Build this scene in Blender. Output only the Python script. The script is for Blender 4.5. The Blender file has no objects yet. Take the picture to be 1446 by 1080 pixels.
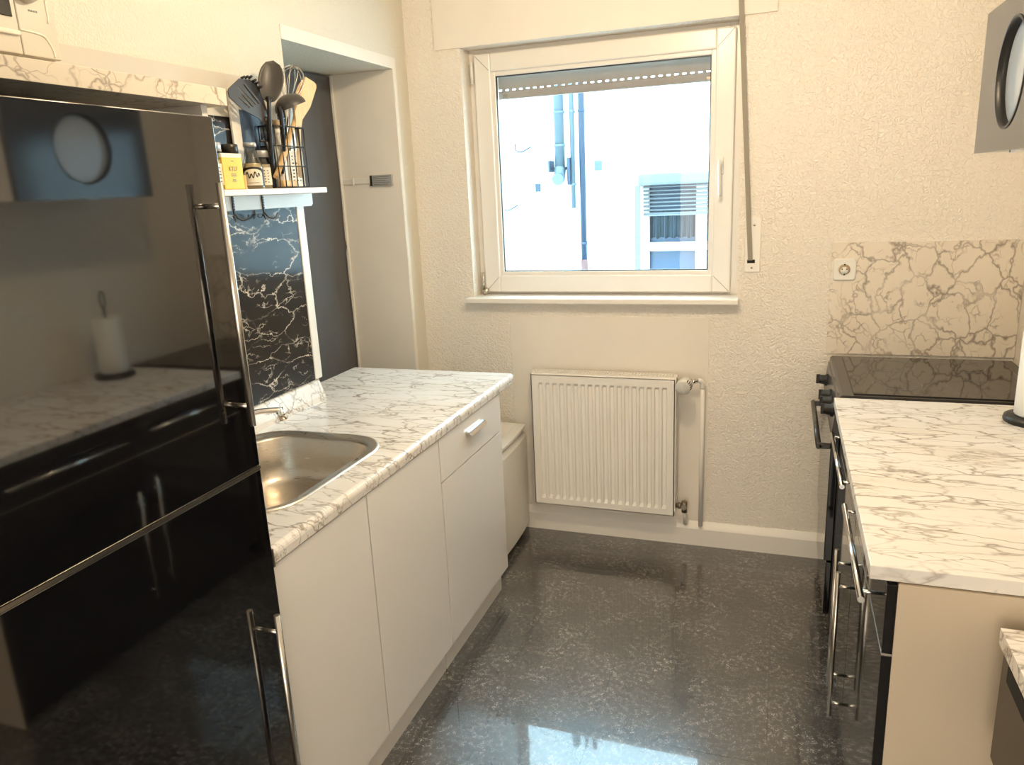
import bpy, bmesh, math, random
from mathutils import Vector, Matrix
random.seed(7)
PI = math.pi
scene = bpy.context.scene
COL = scene.collection

# ------------------------------------------------------------------ camera
CX, CY, CZ = 1.59566, -3.21289, 1.59865
YAW, PIT, ROLL, FPX = -0.34949, -0.25215, -0.04725, 1063.33
F_ = Vector((math.sin(YAW)*math.cos(PIT), math.cos(YAW)*math.cos(PIT), math.sin(PIT)))
R_ = Vector((math.cos(YAW), -math.sin(YAW), 0)); U_ = R_.cross(F_)
R2 = R_*math.cos(ROLL) + U_*math.sin(ROLL)
U2 = -R_*math.sin(ROLL) + U_*math.cos(ROLL)
cam_d = bpy.data.cameras.new('camera'); cam = bpy.data.objects.new('camera', cam_d); COL.objects.link(cam)
m = Matrix((R2, U2, -F_)).transposed().to_4x4(); m.translation = (CX, CY, CZ)
cam.matrix_world = m
cam_d.sensor_width = 36; cam_d.lens = FPX/1446*36; cam_d.clip_start = 0.02; cam_d.clip_end = 200
scene.camera = cam

def at(px, py, axis, val):
    """3-D point of a measured direction on the plane axis = val"""
    D = F_ + R2*((px-723)/FPX) - U2*((py-540)/FPX)
    C = Vector((CX, CY, CZ)); i = 'xyz'.index(axis)
    return C + D*((val-C[i])/D[i])

# ------------------------------------------------------------------ materials
def srgb(r, g, b):
    f = lambda c: (c/255/12.92) if c/255 <= .04045 else ((c/255+.055)/1.055)**2.4
    return (f(r), f(g), f(b), 1)
class NT:
    def __init__(s, name):
        s.m = bpy.data.materials.new(name); s.m.use_nodes = True
        s.t = s.m.node_tree; s.t.nodes.clear()
        s.out = s.n('ShaderNodeOutputMaterial')
    def n(s, typ, **kw):
        nd = s.t.nodes.new(typ)
        for k, v in kw.items():
            if k in nd.inputs: nd.inputs[k].default_value = v
            else: setattr(nd, k, v)
        return nd
    def l(s, a, b): s.t.links.new(a, b)
    def math(s, op, a, b=None, clamp=False):
        nd = s.n('ShaderNodeMath'); nd.operation = op; nd.use_clamp = clamp
        for i, v in enumerate((a, b)):
            if v is None: continue
            if isinstance(v, (int, float)): nd.inputs[i].default_value = v
            else: s.l(v, nd.inputs[i])
        return nd.outputs[0]
    def ramp(s, f, stops, interp='LINEAR'):
        r = s.n('ShaderNodeValToRGB'); cr = r.color_ramp; cr.interpolation = interp
        while len(cr.elements) < len(stops): cr.elements.new(.5)
        for e, (p, c) in zip(cr.elements, stops):
            e.position = p; e.color = c if len(c) == 4 else (*c, 1)
        s.l(f, r.inputs[0]); return r.outputs[0]
    def mix(s, f, a, b):
        nd = s.n('ShaderNodeMix'); nd.data_type = 'RGBA'
        for sock, v in ((nd.inputs[0], f), (nd.inputs[6], a), (nd.inputs[7], b)):
            if isinstance(v, (int, float)): sock.default_value = v
            elif isinstance(v, tuple): sock.default_value = v
            else: s.l(v, sock)
        return nd.outputs[2]
    def coord(s, scale=(1, 1, 1), kind='Object', rot=(0, 0, 0)):
        if kind == 'World':
            g = s.n('ShaderNodeNewGeometry'); o = g.outputs['Position']
        else:
            o = s.n('ShaderNodeTexCoord').outputs[kind]
        mp = s.n('ShaderNodeMapping'); mp.inputs['Scale'].default_value = scale; mp.inputs['Rotation'].default_value = rot
        s.l(o, mp.inputs[0]); return mp.outputs[0]
    def noise(s, vec, scale, detail=3, rough=.5, dist=0):
        nd = s.n('ShaderNodeTexNoise'); nd.inputs['Scale'].default_value = scale; nd.inputs['Detail'].default_value = detail
        nd.inputs['Roughness'].default_value = rough; nd.inputs['Distortion'].default_value = dist
        s.l(vec, nd.inputs['Vector']); return nd
    def pbsdf(s, **kw):
        p = s.n('ShaderNodeBsdfPrincipled')
        for k, v in kw.items():
            k = k.replace('_', ' ')
            if isinstance(v, (int, float, tuple)): p.inputs[k].default_value = v
            else: s.l(v, p.inputs[k])
        s.l(p.outputs[0], s.out.inputs[0]); return p
    def bump(s, p, h, strength=.3, dist=.002):
        b = s.n('ShaderNodeBump'); b.inputs['Strength'].default_value = strength; b.inputs['Distance'].default_value = dist
        s.l(h, b.inputs['Height']); s.l(b.outputs[0], p.inputs['Normal'])

def plain(name, col, rough=.5, metal=0, ior=1.5, var=.04, bump=0, bscale=200):
    """principled material with faint procedural variation"""
    t = NT(name); v = t.coord(kind='World')
    nz = t.noise(v, 9, 4)
    a = tuple(c*(1-var) for c in col[:3])+(1,); b = tuple(min(1, c*(1+var)) for c in col[:3])+(1,)
    p = t.pbsdf(Base_Color=t.mix(nz.outputs[0], a, b), Roughness=rough, Metallic=metal, IOR=ior)
    if bump: t.bump(p, t.noise(v, bscale, 3).outputs[0], bump, .001)
    return t.m

def wall_mat(name, col, strength=.9, scale=80):
    t = NT(name); v = t.coord(kind='World')
    n1 = t.noise(v, scale, 2, .45, 1.2); n2 = t.noise(v, scale*4, 2)
    h = t.math('ADD', t.ramp(n1.outputs[0], [(.38, (0,)*3), (.62, (1,)*3)]), t.math('MULTIPLY', n2.outputs[0], .25))
    nb = t.noise(v, 1.5, 3)
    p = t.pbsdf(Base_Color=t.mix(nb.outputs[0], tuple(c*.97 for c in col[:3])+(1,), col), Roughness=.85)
    t.bump(p, h, strength, .003)
    return t.m

def marble_mat(name, stretch=(1, 1, 1), cell=9, base=(.83, .8, .76, 1), rough=.22):
    t = NT(name)
    v0 = t.coord(scale=stretch, kind='World')
    w = t.noise(v0, 6, 4, .6); 
    off = t.n('ShaderNodeVectorMath', operation='SCALE'); t.l(w.outputs['Color'], off.inputs[0]); off.inputs['Scale'].default_value = .17
    v = t.n('ShaderNodeVectorMath', operation='ADD'); t.l(v0, v.inputs[0]); t.l(off.outputs[0], v.inputs[1])
    def vor(sc, hi):
        vo = t.n('ShaderNodeTexVoronoi'); vo.feature = 'DISTANCE_TO_EDGE'; vo.inputs['Scale'].default_value = sc
        t.l(v.outputs[0], vo.inputs['Vector'])
        return t.ramp(vo.outputs['Distance'], [(0, (1,)*3), (hi*.35, (.55,)*3), (hi, (0,)*3)])
    thick = t.noise(v0, 7, 2)
    msk = t.ramp(thick.outputs[0], [(.33, (.25,)*3), (.55, (1,)*3)])
    a = t.math('MULTIPLY', vor(cell, .055), msk)
    fine = t.noise(v0, 12, 2)
    b = t.math('MULTIPLY', vor(cell*2.1, .06), t.ramp(fine.outputs[0], [(.46, (0,)*3), (.6, (.8,)*3)]))
    vein = t.math('MAXIMUM', a, b, True)
    cloud = t.ramp(t.noise(v.outputs[0], 5, 5, .6).outputs[0], [(.42, (0,)*3), (.75, (1,)*3)])
    c1 = t.mix(t.math('MULTIPLY', cloud, .4), base, (.66, .57, .44, 1))
    c2 = t.mix(t.math('MULTIPLY', vein, .88), c1, (.22, .165, .12, 1))
    t.pbsdf(Base_Color=c2, Roughness=rough, IOR=1.5)
    return t.m

def black_marble():
    t = NT('black_marble'); v = t.coord(kind='World', scale=(1, 1, 1.5))
    def band(sc, dist, wdt, seed):
        mp = t.n('ShaderNodeMapping'); mp.inputs['Location'].default_value = (seed, seed*2, seed); t.l(v, mp.inputs[0])
        n = t.noise(mp.outputs[0], sc, 5, .6, dist)
        d = t.math('ABSOLUTE', t.math('SUBTRACT', n.outputs[0], .5))
        return t.ramp(d, [(0, (1,)*3), (wdt*.4, (.5,)*3), (wdt, (0,)*3)])
    w = t.noise(v, 5, 5, .65)
    off = t.n('ShaderNodeVectorMath', operation='SCALE'); t.l(w.outputs['Color'], off.inputs[0]); off.inputs['Scale'].default_value = .17
    def crack(sc, seed, hi):
        mp = t.n('ShaderNodeMapping'); mp.inputs['Location'].default_value = (seed, seed*.7, seed); mp.inputs['Rotation'].default_value = (.35, 0, 0); mp.inputs['Scale'].default_value = (1, .55, 1.3)
        ad = t.n('ShaderNodeVectorMath', operation='ADD'); t.l(v, ad.inputs[0]); t.l(off.outputs[0], ad.inputs[1]); t.l(ad.outputs[0], mp.inputs[0])
        vo = t.n('ShaderNodeTexVoronoi'); vo.feature = 'DISTANCE_TO_EDGE'; vo.inputs['Scale'].default_value = sc; t.l(mp.outputs[0], vo.inputs['Vector'])
        return t.ramp(vo.outputs['Distance'], [(0, (1,)*3), (hi*.4, (.7,)*3), (hi, (0,)*3)])
    m1 = t.ramp(t.noise(v, 6, 3).outputs[0], [(.40, (.05,)*3), (.56, (1,)*3)])
    m2 = t.ramp(t.noise(v, 13, 3).outputs[0], [(.50, (0,)*3), (.62, (1,)*3)])
    a = t.math('MULTIPLY', crack(7, 0, .022), m1)
    b = t.math('MULTIPLY', crack(15, 3.1, .035), m2)
    ve = t.math('MAXIMUM', a, t.math('MULTIPLY', b, .6), True)
    cl = t.noise(v, 5, 4)
    base = t.mix(cl.outputs[0], (.012, .012, .014, 1), (.035, .03, .026, 1))
    t.pbsdf(Base_Color=t.mix(ve, base, (.75, .68, .56, 1)), Roughness=.12, IOR=1.24)
    return t.m

def floor_mat():
    t = NT('speckled_dark_vinyl'); v = t.coord(kind='World')
    n = t.noise(v, 95, 1.5, .5, 1.8)
    d = t.math('ABSOLUTE', t.math('SUBTRACT', n.outputs[0], .52))
    line = t.ramp(d, [(0, (1,)*3), (.012, (.6,)*3), (.024, (0,)*3)])
    msk = t.ramp(t.noise(v, 55, 2).outputs[0], [(.47, (0,)*3), (.56, (1,)*3)])
    big = t.ramp(t.noise(v, 7, 4, .6).outputs[0], [(.38, (.15,)*3), (.62, (1,)*3)])
    fl = t.math('MULTIPLY', t.math('MULTIPLY', line, msk), big)
    n2 = t.noise(v, 130, 1.5, .5, 1.2)
    dust = t.ramp(t.math('ABSOLUTE', t.math('SUBTRACT', n2.outputs[0], .5)), [(0, (.35,)*3), (.03, (0,)*3)])
    cl = t.ramp(t.noise(v, 3.5, 5, .6).outputs[0], [(.3, (0,)*3), (.7, (1,)*3)])
    base = t.mix(cl, (.042, .040, .038, 1), (.085, .080, .075, 1))
    c = t.mix(t.math('MULTIPLY', dust, .8), base, (.26, .245, .23, 1))
    c = t.mix(fl, c, (.85, .80, .74, 1))
    # tile joints every half metre
    sep = t.n('ShaderNodeSeparateXYZ'); t.l(v, sep.inputs[0])
    def joint(o, off):
        f = t.math('FRACT', t.math('MULTIPLY', t.math('ADD', o, off), 2.0))
        e = t.math('MINIMUM', f, t.math('SUBTRACT', 1.0, f))
        return t.ramp(e, [(0, (1,)*3), (.004, (0,)*3)])
    j = t.math('MAXIMUM', joint(sep.outputs[0], -.11+1), joint(sep.outputs[1], 10.32))
    c = t.mix(t.math('MULTIPLY', j, .8), c, (.008, .008, .008, 1))
    rr = t.noise(v, 30, 3)
    p = t.pbsdf(Base_Color=c, Roughness=.25, IOR=1.65, Coat_Weight=1.0, Coat_IOR=1.52, Coat_Roughness=t.ramp(rr.outputs[0], [(.3, (.01,)*3), (.7, (.035,)*3)]))
    t.bump(p, t.math('ADD', t.noise(v, 9, 2).outputs[0], t.math('MULTIPLY', j, -.4)), .008, .004)
    return t.m

def glass_mat(name, tint=(1, 1, 1, 1), refl=1.0):
    t = NT(name)
    tr = t.n('ShaderNodeBsdfTransparent', Color=tint); gl = t.n('ShaderNodeBsdfGlossy', Roughness=.02)
    lw = t.n('ShaderNodeLayerWeight', Blend=.5); mx = t.n('ShaderNodeMixShader')
    fr = t.math('ADD', t.math('MULTIPLY', t.math('POWER', lw.outputs['Facing'], 5.0), .92), .035)
    t.l(t.math('MULTIPLY', fr, refl), mx.inputs[0]); t.l(tr.outputs[0], mx.inputs[1]); t.l(gl.outputs[0], mx.inputs[2])
    t.l(mx.outputs[0], t.out.inputs[0]); return t.m

def fabric_mat():
    t = NT('dark_cloth'); v = t.coord(kind='World')
    w = t.n('ShaderNodeTexWave', wave_type='BANDS'); w.bands_direction = 'Z'; w.inputs['Scale'].default_value = 220; t.l(v, w.inputs['Vector'])
    n = t.noise(v, 4, 4)
    p = t.pbsdf(Base_Color=t.mix(n.outputs[0], (.20, .19, .195, 1), (.27, .26, .265, 1)), Roughness=.75)
    t.bump(p, w.outputs['Fac'], .1, .0006); return t.m

def wood_mat(name, c1, c2):
    t = NT(name); v = t.coord(kind='World', scale=(1, 1, .12))
    n = t.noise(v, 120, 4, .6, .5)
    t.pbsdf(Base_Color=t.mix(n.outputs[0], c1, c2), Roughness=.55); return t.m

def stucco(name, col):
    t = NT(name); v = t.coord(kind='World'); n = t.noise(v, 1.2, 5, .6)
    p = t.pbsdf(Base_Color=t.mix(n.outputs[0], tuple(c*.93 for c in col[:3])+(1,), col), Roughness=.9)
    t.bump(p, t.noise(v, 60, 3).outputs[0], .3, .004); return t.m

def brushed(name, col, rough=.25):
    t = NT(name); v = t.coord(kind='World', scale=(1, 1, 30))
    n = t.noise(v, 30, 3)
    t.pbsdf(Base_Color=col, Metallic=1.0, Roughness=t.ramp(n.outputs[0], [(.3, (rough*.7,)*3), (.7, (rough*1.3,)*3)])); return t.m

M = dict(
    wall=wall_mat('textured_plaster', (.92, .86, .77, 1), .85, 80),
    wall_smooth=plain('smooth_plaster', (.83, .775, .695, 1), .8, bump=.05),
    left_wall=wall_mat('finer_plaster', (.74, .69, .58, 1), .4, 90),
    ceiling=plain('ceiling_paint', (.85, .83, .79, 1), .9),
    floor=floor_mat(),
    marble=marble_mat('white_marble_laminate', (.5, 1.45, 1.2), 11),
    marble_v=marble_mat('marble_laminate_panel', (1, 1, .8), 9.5, (.80, .725, .61, 1), .3),
    marble_s=marble_mat('marble_laminate_edge', (1.2, .9, 1.2), 13, (.68, .61, .50, 1), .4),
    black_marble=black_marble(),
    white_gloss=plain('white_gloss_front', (.80, .77, .73, 1), .16, var=.01),
    white_lam=plain('white_laminate', (.78, .75, .70, 1), .4, var=.02),
    beige_lam=plain('cream_side_panel', (.62, .52, .39, 1), .5, var=.02),
    upvc=plain('white_window_plastic', (.82, .79, .74, 1), .3, var=.02),
    white=plain('white_paint', (.84, .81, .75, 1), .35, var=.02),
    plastic=plain('white_plastic', (.82, .80, .74, 1), .3),
    black_gloss=plain('black_gloss', (.004, .004, .005, 1), .04, ior=2.15, var=.0),
    black_front=plain('black_gloss_front', (.004, .004, .005, 1), .05, ior=1.6, var=.0),
    anthracite=plain('anthracite_gloss', (.05, .057, .07, 1), .12, ior=1.72, var=.02),
    black=plain('black_plastic', (.012, .012, .012, 1), .4),
    nylon=plain('dark_nylon', (.05, .045, .04, 1), .42),
    nylon_black=plain('black_nylon', (.012, .012, .013, 1), .35),
    void=plain('gap_shade_black', (.01, .01, .01, 1), .8),  # near-black that paints the shade inside gaps and openings
    stove=plain('dark_enamel', (.045, .04, .036, 1), .25, bump=0),
    cooktop=plain('black_ceramic_glass', (.006, .006, .006, 1), .05, ior=1.6),
    chrome=plain('chrome', (.75, .73, .70, 1), .12, 1, var=.02),
    nickel=plain('brushed_nickel', (.62, .58, .52, 1), .25, 1, var=.03),
    steel=brushed('brushed_steel', (.64, .58, .50, 1), .36),
    brass=plain('aged_brass', (.25, .22, .17, 1), .4, .8),
    wire=plain('black_wire', (.01, .01, .01, 1), .35),
    glass=glass_mat('window_glass'),
    jarglass=glass_mat('jar_glass', (.80, .82, .78, 1), 2.6),
    frost=plain('frosted_pane', (.42, .47, .52, 1), .12, ior=1.5),
    fabric=fabric_mat(),
    wood=wood_mat('beech_wood', (.72, .46, .2, 1), (.85, .6, .32, 1)),
    wood_pale=wood_mat('pale_wood', (.75, .62, .42, 1), (.85, .75, .58, 1)),
    yellow=plain('yellow_card', (.88, .6, .06, 1), .5, var=.12),
    orange=plain('amber_card', (.75, .36, .05, 1), .5),
    label=plain('cream_label', (.85, .8, .68, 1), .6),
    ink=plain('black_ink', (.012, .01, .01, 1), .6),
    greytext=plain('grey_ink', (.2, .19, .19, 1), .6),
    mustard=plain('mustard_sauce', (.62, .46, .25, 1), .5),
    spice=plain('brown_spice', (.35, .22, .1, 1), .8, var=.2),
    herb=plain('pale_spice', (.62, .5, .35, 1), .8, var=.2),
    lid=plain('dark_metal_lid', (.05, .045, .04, 1), .3, .7),
    greylid=plain('grey_lid', (.50, .49, .49, 1), .35, .5),
    strap=plain('grey_webbing', (.30, .27, .22, 1), .8, bump=.3, bscale=900),
    shutter=plain('grey_shutter_slats', (.30, .26, .23, 1), .6, var=.12),
    stucco=stucco('white_stucco', (.86, .88, .88, 1)),
    zinc=plain('zinc_pipe', (.055, .08, .095, 1), .5, .0, var=.1),
    zinc_dark=plain('blue_grey_pipe', (.008, .022, .045, 1), .5, .0, var=.1),
    rust=plain('rusty_pipe_foot', (.10, .045, .04, 1), .7),
    out_white=plain('outdoor_white_frame', (.6, .6, .6, 1), .5),
    out_slat=plain('outdoor_shutter_slat', (.075, .088, .095, 1), .5),
    out_glass=plain('outdoor_dark_pane', (.015, .035, .07, 1), .3, var=.15),
    lace=plain('lace_curtain', (.07, .10, .12, 1), .9, var=.3),
    paper=plain('paper_towel', (.85, .84, .80, 1), .9, bump=.4, bscale=300),
    card=plain('cardboard', (.45, .33, .2, 1), .8),
    bluebag=plain('dark_blue_board', (.05, .065, .10, 1), .3, ior=1.4),
    ground=plain('courtyard_concrete', (.4, .4, .4, 1), .9),
    dark_brown=plain('dark_brown_lacquer', (.045, .033, .022, 1), .35),
    oven_plastic=plain('cream_appliance_plastic', (.62, .57, .48, 1), .35),
)

# ------------------------------------------------------------------ mesh builder
class MB:
    def __init__(s): s.b = bmesh.new()
    def box(s, x0, x1, y0, y1, z0, z1, bev=0, seg=2, mat=0):
        r = bmesh.ops.create_cube(s.b, size=1)
        vs = r['verts']
        for v in vs:
            v.co = Vector(((x0+x1)/2+v.co.x*(x1-x0), (y0+y1)/2+v.co.y*(y1-y0), (z0+z1)/2+v.co.z*(z1-z0)))
        fs = {f for v in vs for f in v.link_faces}
        for f in fs: f.material_index = mat
        if bev:
            es = list({e for v in vs for e in v.link_edges})
            bmesh.ops.bevel(s.b, geom=es, offset=bev, segments=seg, affect='EDGES', profile=.5, material=mat)
        return s
    def cyl(s, p0, p1, r, r1=None, seg=20, mat=0):
        p0 = Vector(p0); p1 = Vector(p1); d = p1-p0
        res = bmesh.ops.create_cone(s.b, cap_ends=True, segments=seg, radius1=r, radius2=r if r1 is None else r1, depth=d.length)
        q = Vector((0, 0, 1)).rotation_difference(d.normalized())
        for v in res['verts']: v.co = q @ v.co + (p0+p1)/2
        for f in {f for v in res['verts'] for f in v.link_faces}: f.material_index = mat; f.smooth = len(f.verts) == 4
        return s
    def tube(s, pts, r, seg=10, closed=False, mat=0, flat=None):
        pts = [Vector(p) for p in pts]; n = len(pts); rings = []; up = None
        for i, p in enumerate(pts):
            if closed: t = (pts[(i+1) % n]-pts[i-1])
            else: t = pts[min(i+1, n-1)]-pts[max(i-1, 0)]
            t.normalize()
            if up is None:
                up = Vector((0, 0, 1)) if abs(t.z) < .9 else Vector((1, 0, 0))
            a = t.cross(up).normalized(); b = a.cross(t).normalized(); up = b
            rr = r[i] if isinstance(r, (list, tuple)) else r
            fx = flat or 1
            rings.append([s.b.verts.new(p + a*math.cos(2*PI*k/seg)*rr + b*math.sin(2*PI*k/seg)*rr*fx) for k in range(seg)])
        m = n if closed else n-1
        for i in range(m):
            A, B = rings[i], rings[(i+1) % n]
            for k in range(seg):
                f = s.b.faces.new((A[k], A[(k+1) % seg], B[(k+1) % seg], B[k])); f.smooth = True; f.material_index = mat
        if not closed:
            for R in (rings[0][::-1], rings[-1]):
                f = s.b.faces.new(R); f.material_index = mat
        return s
    def lathe(s, prof, c, seg=28, axis='z', mat=0, rot=None):
        c = Vector(c); rings = []
        for r, h in prof:
            ring = []
            for k in range(seg):
                a = 2*PI*k/seg; v = Vector((r*math.cos(a), r*math.sin(a), h))
                if rot is not None: v = rot @ v
                ring.append(s.b.verts.new(c+v))
            rings.append(ring)
        for i in range(len(rings)-1):
            for k in range(seg):
                f = s.b.faces.new((rings[i][k], rings[i][(k+1) % seg], rings[i+1][(k+1) % seg], rings[i+1][k])); f.smooth = True; f.material_index = mat
        for R in (rings[0][::-1], rings[-1]):
            if (R[0].co-R[len(R)//2].co).length > 1e-5:
                f = s.b.faces.new(R); f.material_index = mat
        return s
    def plate(s, outline, ext, holes=(), mat=0):
        """polygon (3-D points) with holes, extruded by vector ext"""
        ext = Vector(ext); es = []; loops = []
        for lp in [outline]+list(holes):
            vs = [s.b.verts.new(Vector(p)) for p in lp]; loops.append(vs)
            es += [s.b.edges.new((vs[i], vs[(i+1) % len(vs)])) for i in range(len(vs))]
        if not holes:
            faces = [s.b.faces.new(loops[0])]
        else:
            r = bmesh.ops.triangle_fill(s.b, edges=es, use_beauty=True)
            faces = [g for g in r['geom'] if isinstance(g, bmesh.types.BMFace)]
        r = bmesh.ops.extrude_face_region(s.b, geom=faces)
        for g in r['geom']:
            if isinstance(g, bmesh.types.BMVert): g.co += ext
        return s
    def loops(s, rings, cap0=False, cap1=False, smooth=True, mat=0):
        R = [[s.b.verts.new(Vector(p)) for p in r] for r in rings]
        for i in range(len(R)-1):
            n = len(R[i])
            for k in range(n):
                f = s.b.faces.new((R[i][k], R[i][(k+1) % n], R[i+1][(k+1) % n], R[i+1][k])); f.smooth = smooth; f.material_index = mat
        if cap0: s.b.faces.new(R[0][::-1])
        if cap1: s.b.faces.new(R[-1])
        return s
    def grid(s, rows, smooth=True):
        R = [[s.b.verts.new(Vector(p)) for p in r] for r in rows]
        for i in range(len(R)-1):
            for k in range(len(R[i])-1):
                f = s.b.faces.new((R[i][k], R[i][k+1], R[i+1][k+1], R[i+1][k])); f.smooth = smooth
        return s
    def build(s, name, mat, parent=None, label=None, mods=None):
        bmesh.ops.recalc_face_normals(s.b, faces=s.b.faces)
        me = bpy.data.meshes.new(name)
        vs = [v.co.copy() for v in s.b.verts]
        if parent is None:
            lo = Vector([min(v[i] for v in vs) for i in range(3)]); hi = Vector([max(v[i] for v in vs) for i in range(3)])
            org = Vector(((lo.x+hi.x)/2, (lo.y+hi.y)/2, lo.z))
        else:
            org = Vector((0, 0, 0)); q = parent
            org = WORG[parent.name]
        for v in s.b.verts: v.co -= org
        s.b.to_mesh(me); s.b.free()
        mats = mat if isinstance(mat, (list, tuple)) else [mat]
        for mm in mats: me.materials.append(mm)
        o = bpy.data.objects.new(name, me); COL.objects.link(o)
        if parent is None: o.location = org
        else: o.parent = parent
        WORG[o.name] = org
        if label: o['label'] = label
        return o
WORG = {}
def thing(name, loc, label, cat, group=None, kind=None):
    o = bpy.data.objects.new(name, None); COL.objects.link(o); o.location = loc; o.empty_display_size = .05
    WORG[o.name] = Vector(loc)
    if kind: o['kind'] = kind
    else: tag(o, label, cat, group)
    return o
def tag(o, label, cat, group=None):
    o['label'] = label; o['category'] = cat
    if group: o['group'] = group
    return o
def struct(o): o['kind'] = 'structure'; return o
def bx(*a, bev=0): return MB().box(*a, bev=bev)
def rr(x0, x1, y0, y1, r, z, n=8):
    pts = []
    for cx, cy, a0 in ((x1-r, y1-r, 0), (x0+r, y1-r, 90), (x0+r, y0+r, 180), (x1-r, y0+r, 270)):
        for k in range(n+1):
            a = math.radians(a0+90*k/n); pts.append((cx+r*math.cos(a), cy+r*math.sin(a), z))
    return pts
def smooth_curve(pts, n=6):
    pts = [Vector(p) for p in pts]; out = []
    P = [pts[0]*2-pts[1]]+pts+[pts[-1]*2-pts[-2]]
    for i in range(1, len(P)-2):
        for k in range(n):
            t = k/n; a, b, c, d = P[i-1], P[i], P[i+1], P[i+2]
            out.append(.5*((2*b)+(c-a)*t+(2*a-5*b+4*c-d)*t*t+(3*b-3*c+d-a)*t**3))
    out.append(pts[-1]); return out

XW = 2.429; ZC = 2.5; YR = -4.6
# ------------------------------------------------------------------ room shell
struct(bx(-.45, XW+.1, YR-.1, .3, -.08, 0).build('floor', M['floor']))
struct(bx(-.45, XW+.1, YR-.1, .3, ZC, ZC+.08).build('ceiling', M['ceiling']))
struct(bx(XW, XW+.1, YR, .0, 0, ZC).build('wall_right', M['wall']))
struct(bx(0, XW, YR-.1, YR, 0, ZC).build('wall_front', M['wall']))
b = MB(); b.box(.52, .60, YR, YR+.04, 0, 2.2); b.box(2.10, 2.18, YR, YR+.04, 0, 2.2); b.box(.60, 2.10, YR, YR+.04, 2.15, 2.2)
struct(b.build('fill_light_frame', M['white']))  # unseen frame added around the rear fill light
# back wall with the window opening
WX0, WX1, WZ0, WZ1 = .259, 1.425, 1.098, 2.188
b = MB()
b.box(-.45, WX0, 0, .3, 0, ZC); b.box(WX1, XW+.1, 0, .3, 0, ZC); b.box(WX0, WX1, 0, .3, 0, WZ0); b.box(WX0, WX1, 0, .3, WZ1, ZC)
struct(b.build('wall_back', M['wall']))
# left wall with the old doorway niche
ND = .34
b = MB()
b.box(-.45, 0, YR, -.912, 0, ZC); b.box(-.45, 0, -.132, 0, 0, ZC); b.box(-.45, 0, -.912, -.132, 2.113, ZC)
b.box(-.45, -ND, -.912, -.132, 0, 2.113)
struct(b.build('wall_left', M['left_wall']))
# jamb lining of the niche (smooth, slightly beige)
struct(bx(-ND, 0.001, -.136, -.1315, 0, 2.113).build('trim_1', M['wall_smooth']))
b = MB(); b.box(0, .003, -.132, -.112, 0, 2.158); b.box(0, .003, -.912, -.132, 2.113, 2.158)
struct(b.build('trim_2', M['wall_smooth']))
struct(bx(-.312, -.292, -.150, -.137, .0, 2.112, bev=.003).build('trim_3', M['white']))
# smooth plate behind the radiator
struct(bx(.43, 1.318, -.003, .001, .10, 1.035, bev=.001).build('trim_4', M['wall_smooth']))
# baseboard along the back wall: upright face and sloping top ledge
b = MB(); prof = [(0, 0), (-.026, 0), (-.026, .080), (-.022, .086), (-.004, .109), (0, .109)]
b.plate([(.0, y, z) for y, z in prof], (XW, 0, 0))
struct(b.build('baseboard_back', M['white']))

# dark cloth covering the old doorway
nx = 40; nz = 60; rows = []
for i in range(nz+1):
    z = .02+i/nz*2.085; row = []
    for k in range(nx+1):
        y = -.91+k/nx*.757
        x = -.303+.003*math.sin(y*26)+.002*math.sin(z*9+y*4)
        for zc in (1.42, 1.12, 1.78): x += .006*math.exp(-((z-zc-.05*math.sin(y*7))/.008)**2)
        x += .004*math.exp(-((y+.235-.01*math.sin(z*6))/.010)**2)
        row.append((x, y, z))
    rows.append(row)
b = MB(); b.grid(rows)
bmesh.ops.solidify(b.b, geom=b.b.faces[:], thickness=.003)
tag(b.build('cloth_cover', M['fabric']), 'dark grey creased cloth covering the doorway niche behind the worktop', 'cloth')

# latch plate on the niche jamb
t = thing('jamb_latch', (-.15, -.137, 1.65), 'cream strip with a small grey printed plate on the niche jamb', 'latch')
a0 = at(485, 262, 'y', -.136); a1 = at(526, 256, 'y', -.136)
bx(a0.x, a1.x, -.144, -.136, 1.648, 1.672, bev=.002).build('strip', M['white'], t)
bx(a0.x+.05, a0.x+.062, -.148, -.143, 1.642, 1.676, bev=.002).build('clip', M['white'], t)
p0 = at(527, 266, 'y', -.136); p1 = at(555, 248, 'y', -.136)
pl = bx(p0.x, p1.x, -.150, -.136, 1.636, 1.682, bev=.002).build('plate', M['greylid'], t, 'small grey plate with printed lines')
b = MB()
for i in range(5):
    z = 1.674-i*.008; b.box(p0.x+.012, p1.x-.012-.01*(i % 3), -.1508, -.1498, z-.0012, z+.0012)
b.build('print', M['greytext'], pl)
bx(p0.x-.004, p0.x+.006, -.152, -.136, 1.636, 1.682).build('edge', M['ink'], pl)

# ------------------------------------------------------------------ window
w = thing('window_1', ((WX0+WX1)/2, .1, WZ0), '', '', kind='structure')
def frame(mbd, x0, x1, z0, z1, t_, y0, y1, bev=.004):
    # mitred look: four profile bars
    mbd.box(x0, x0+t_, y0, y1, z0, z1, bev); mbd.box(x1-t_, x1, y0, y1, z0, z1, bev)
    mbd.box(x0+t_-.002, x1-t_+.002, y0, y1, z0, z0+t_, bev); mbd.box(x0+t_-.002, x1-t_+.002, y0, y1, z1-t_, z1, bev)
b = MB(); frame(b, WX0-.002, WX1+.002, WZ0+.012, WZ1+.01, .06, .10, .17); b.build('fixed_frame', M['upvc'], w)
SX0, SX1, SZ0, SZ1 = .289, 1.393, 1.132, 2.168
b = MB(); frame(b, SX0, SX1, SZ0, SZ1, .076, .072, .13, .006); frame(b, SX0+.068, SX1-.068, SZ0+.068, SZ1-.068, .026, .083, .125, .004)
sash = b.build('sash', M['upvc'], w)
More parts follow.
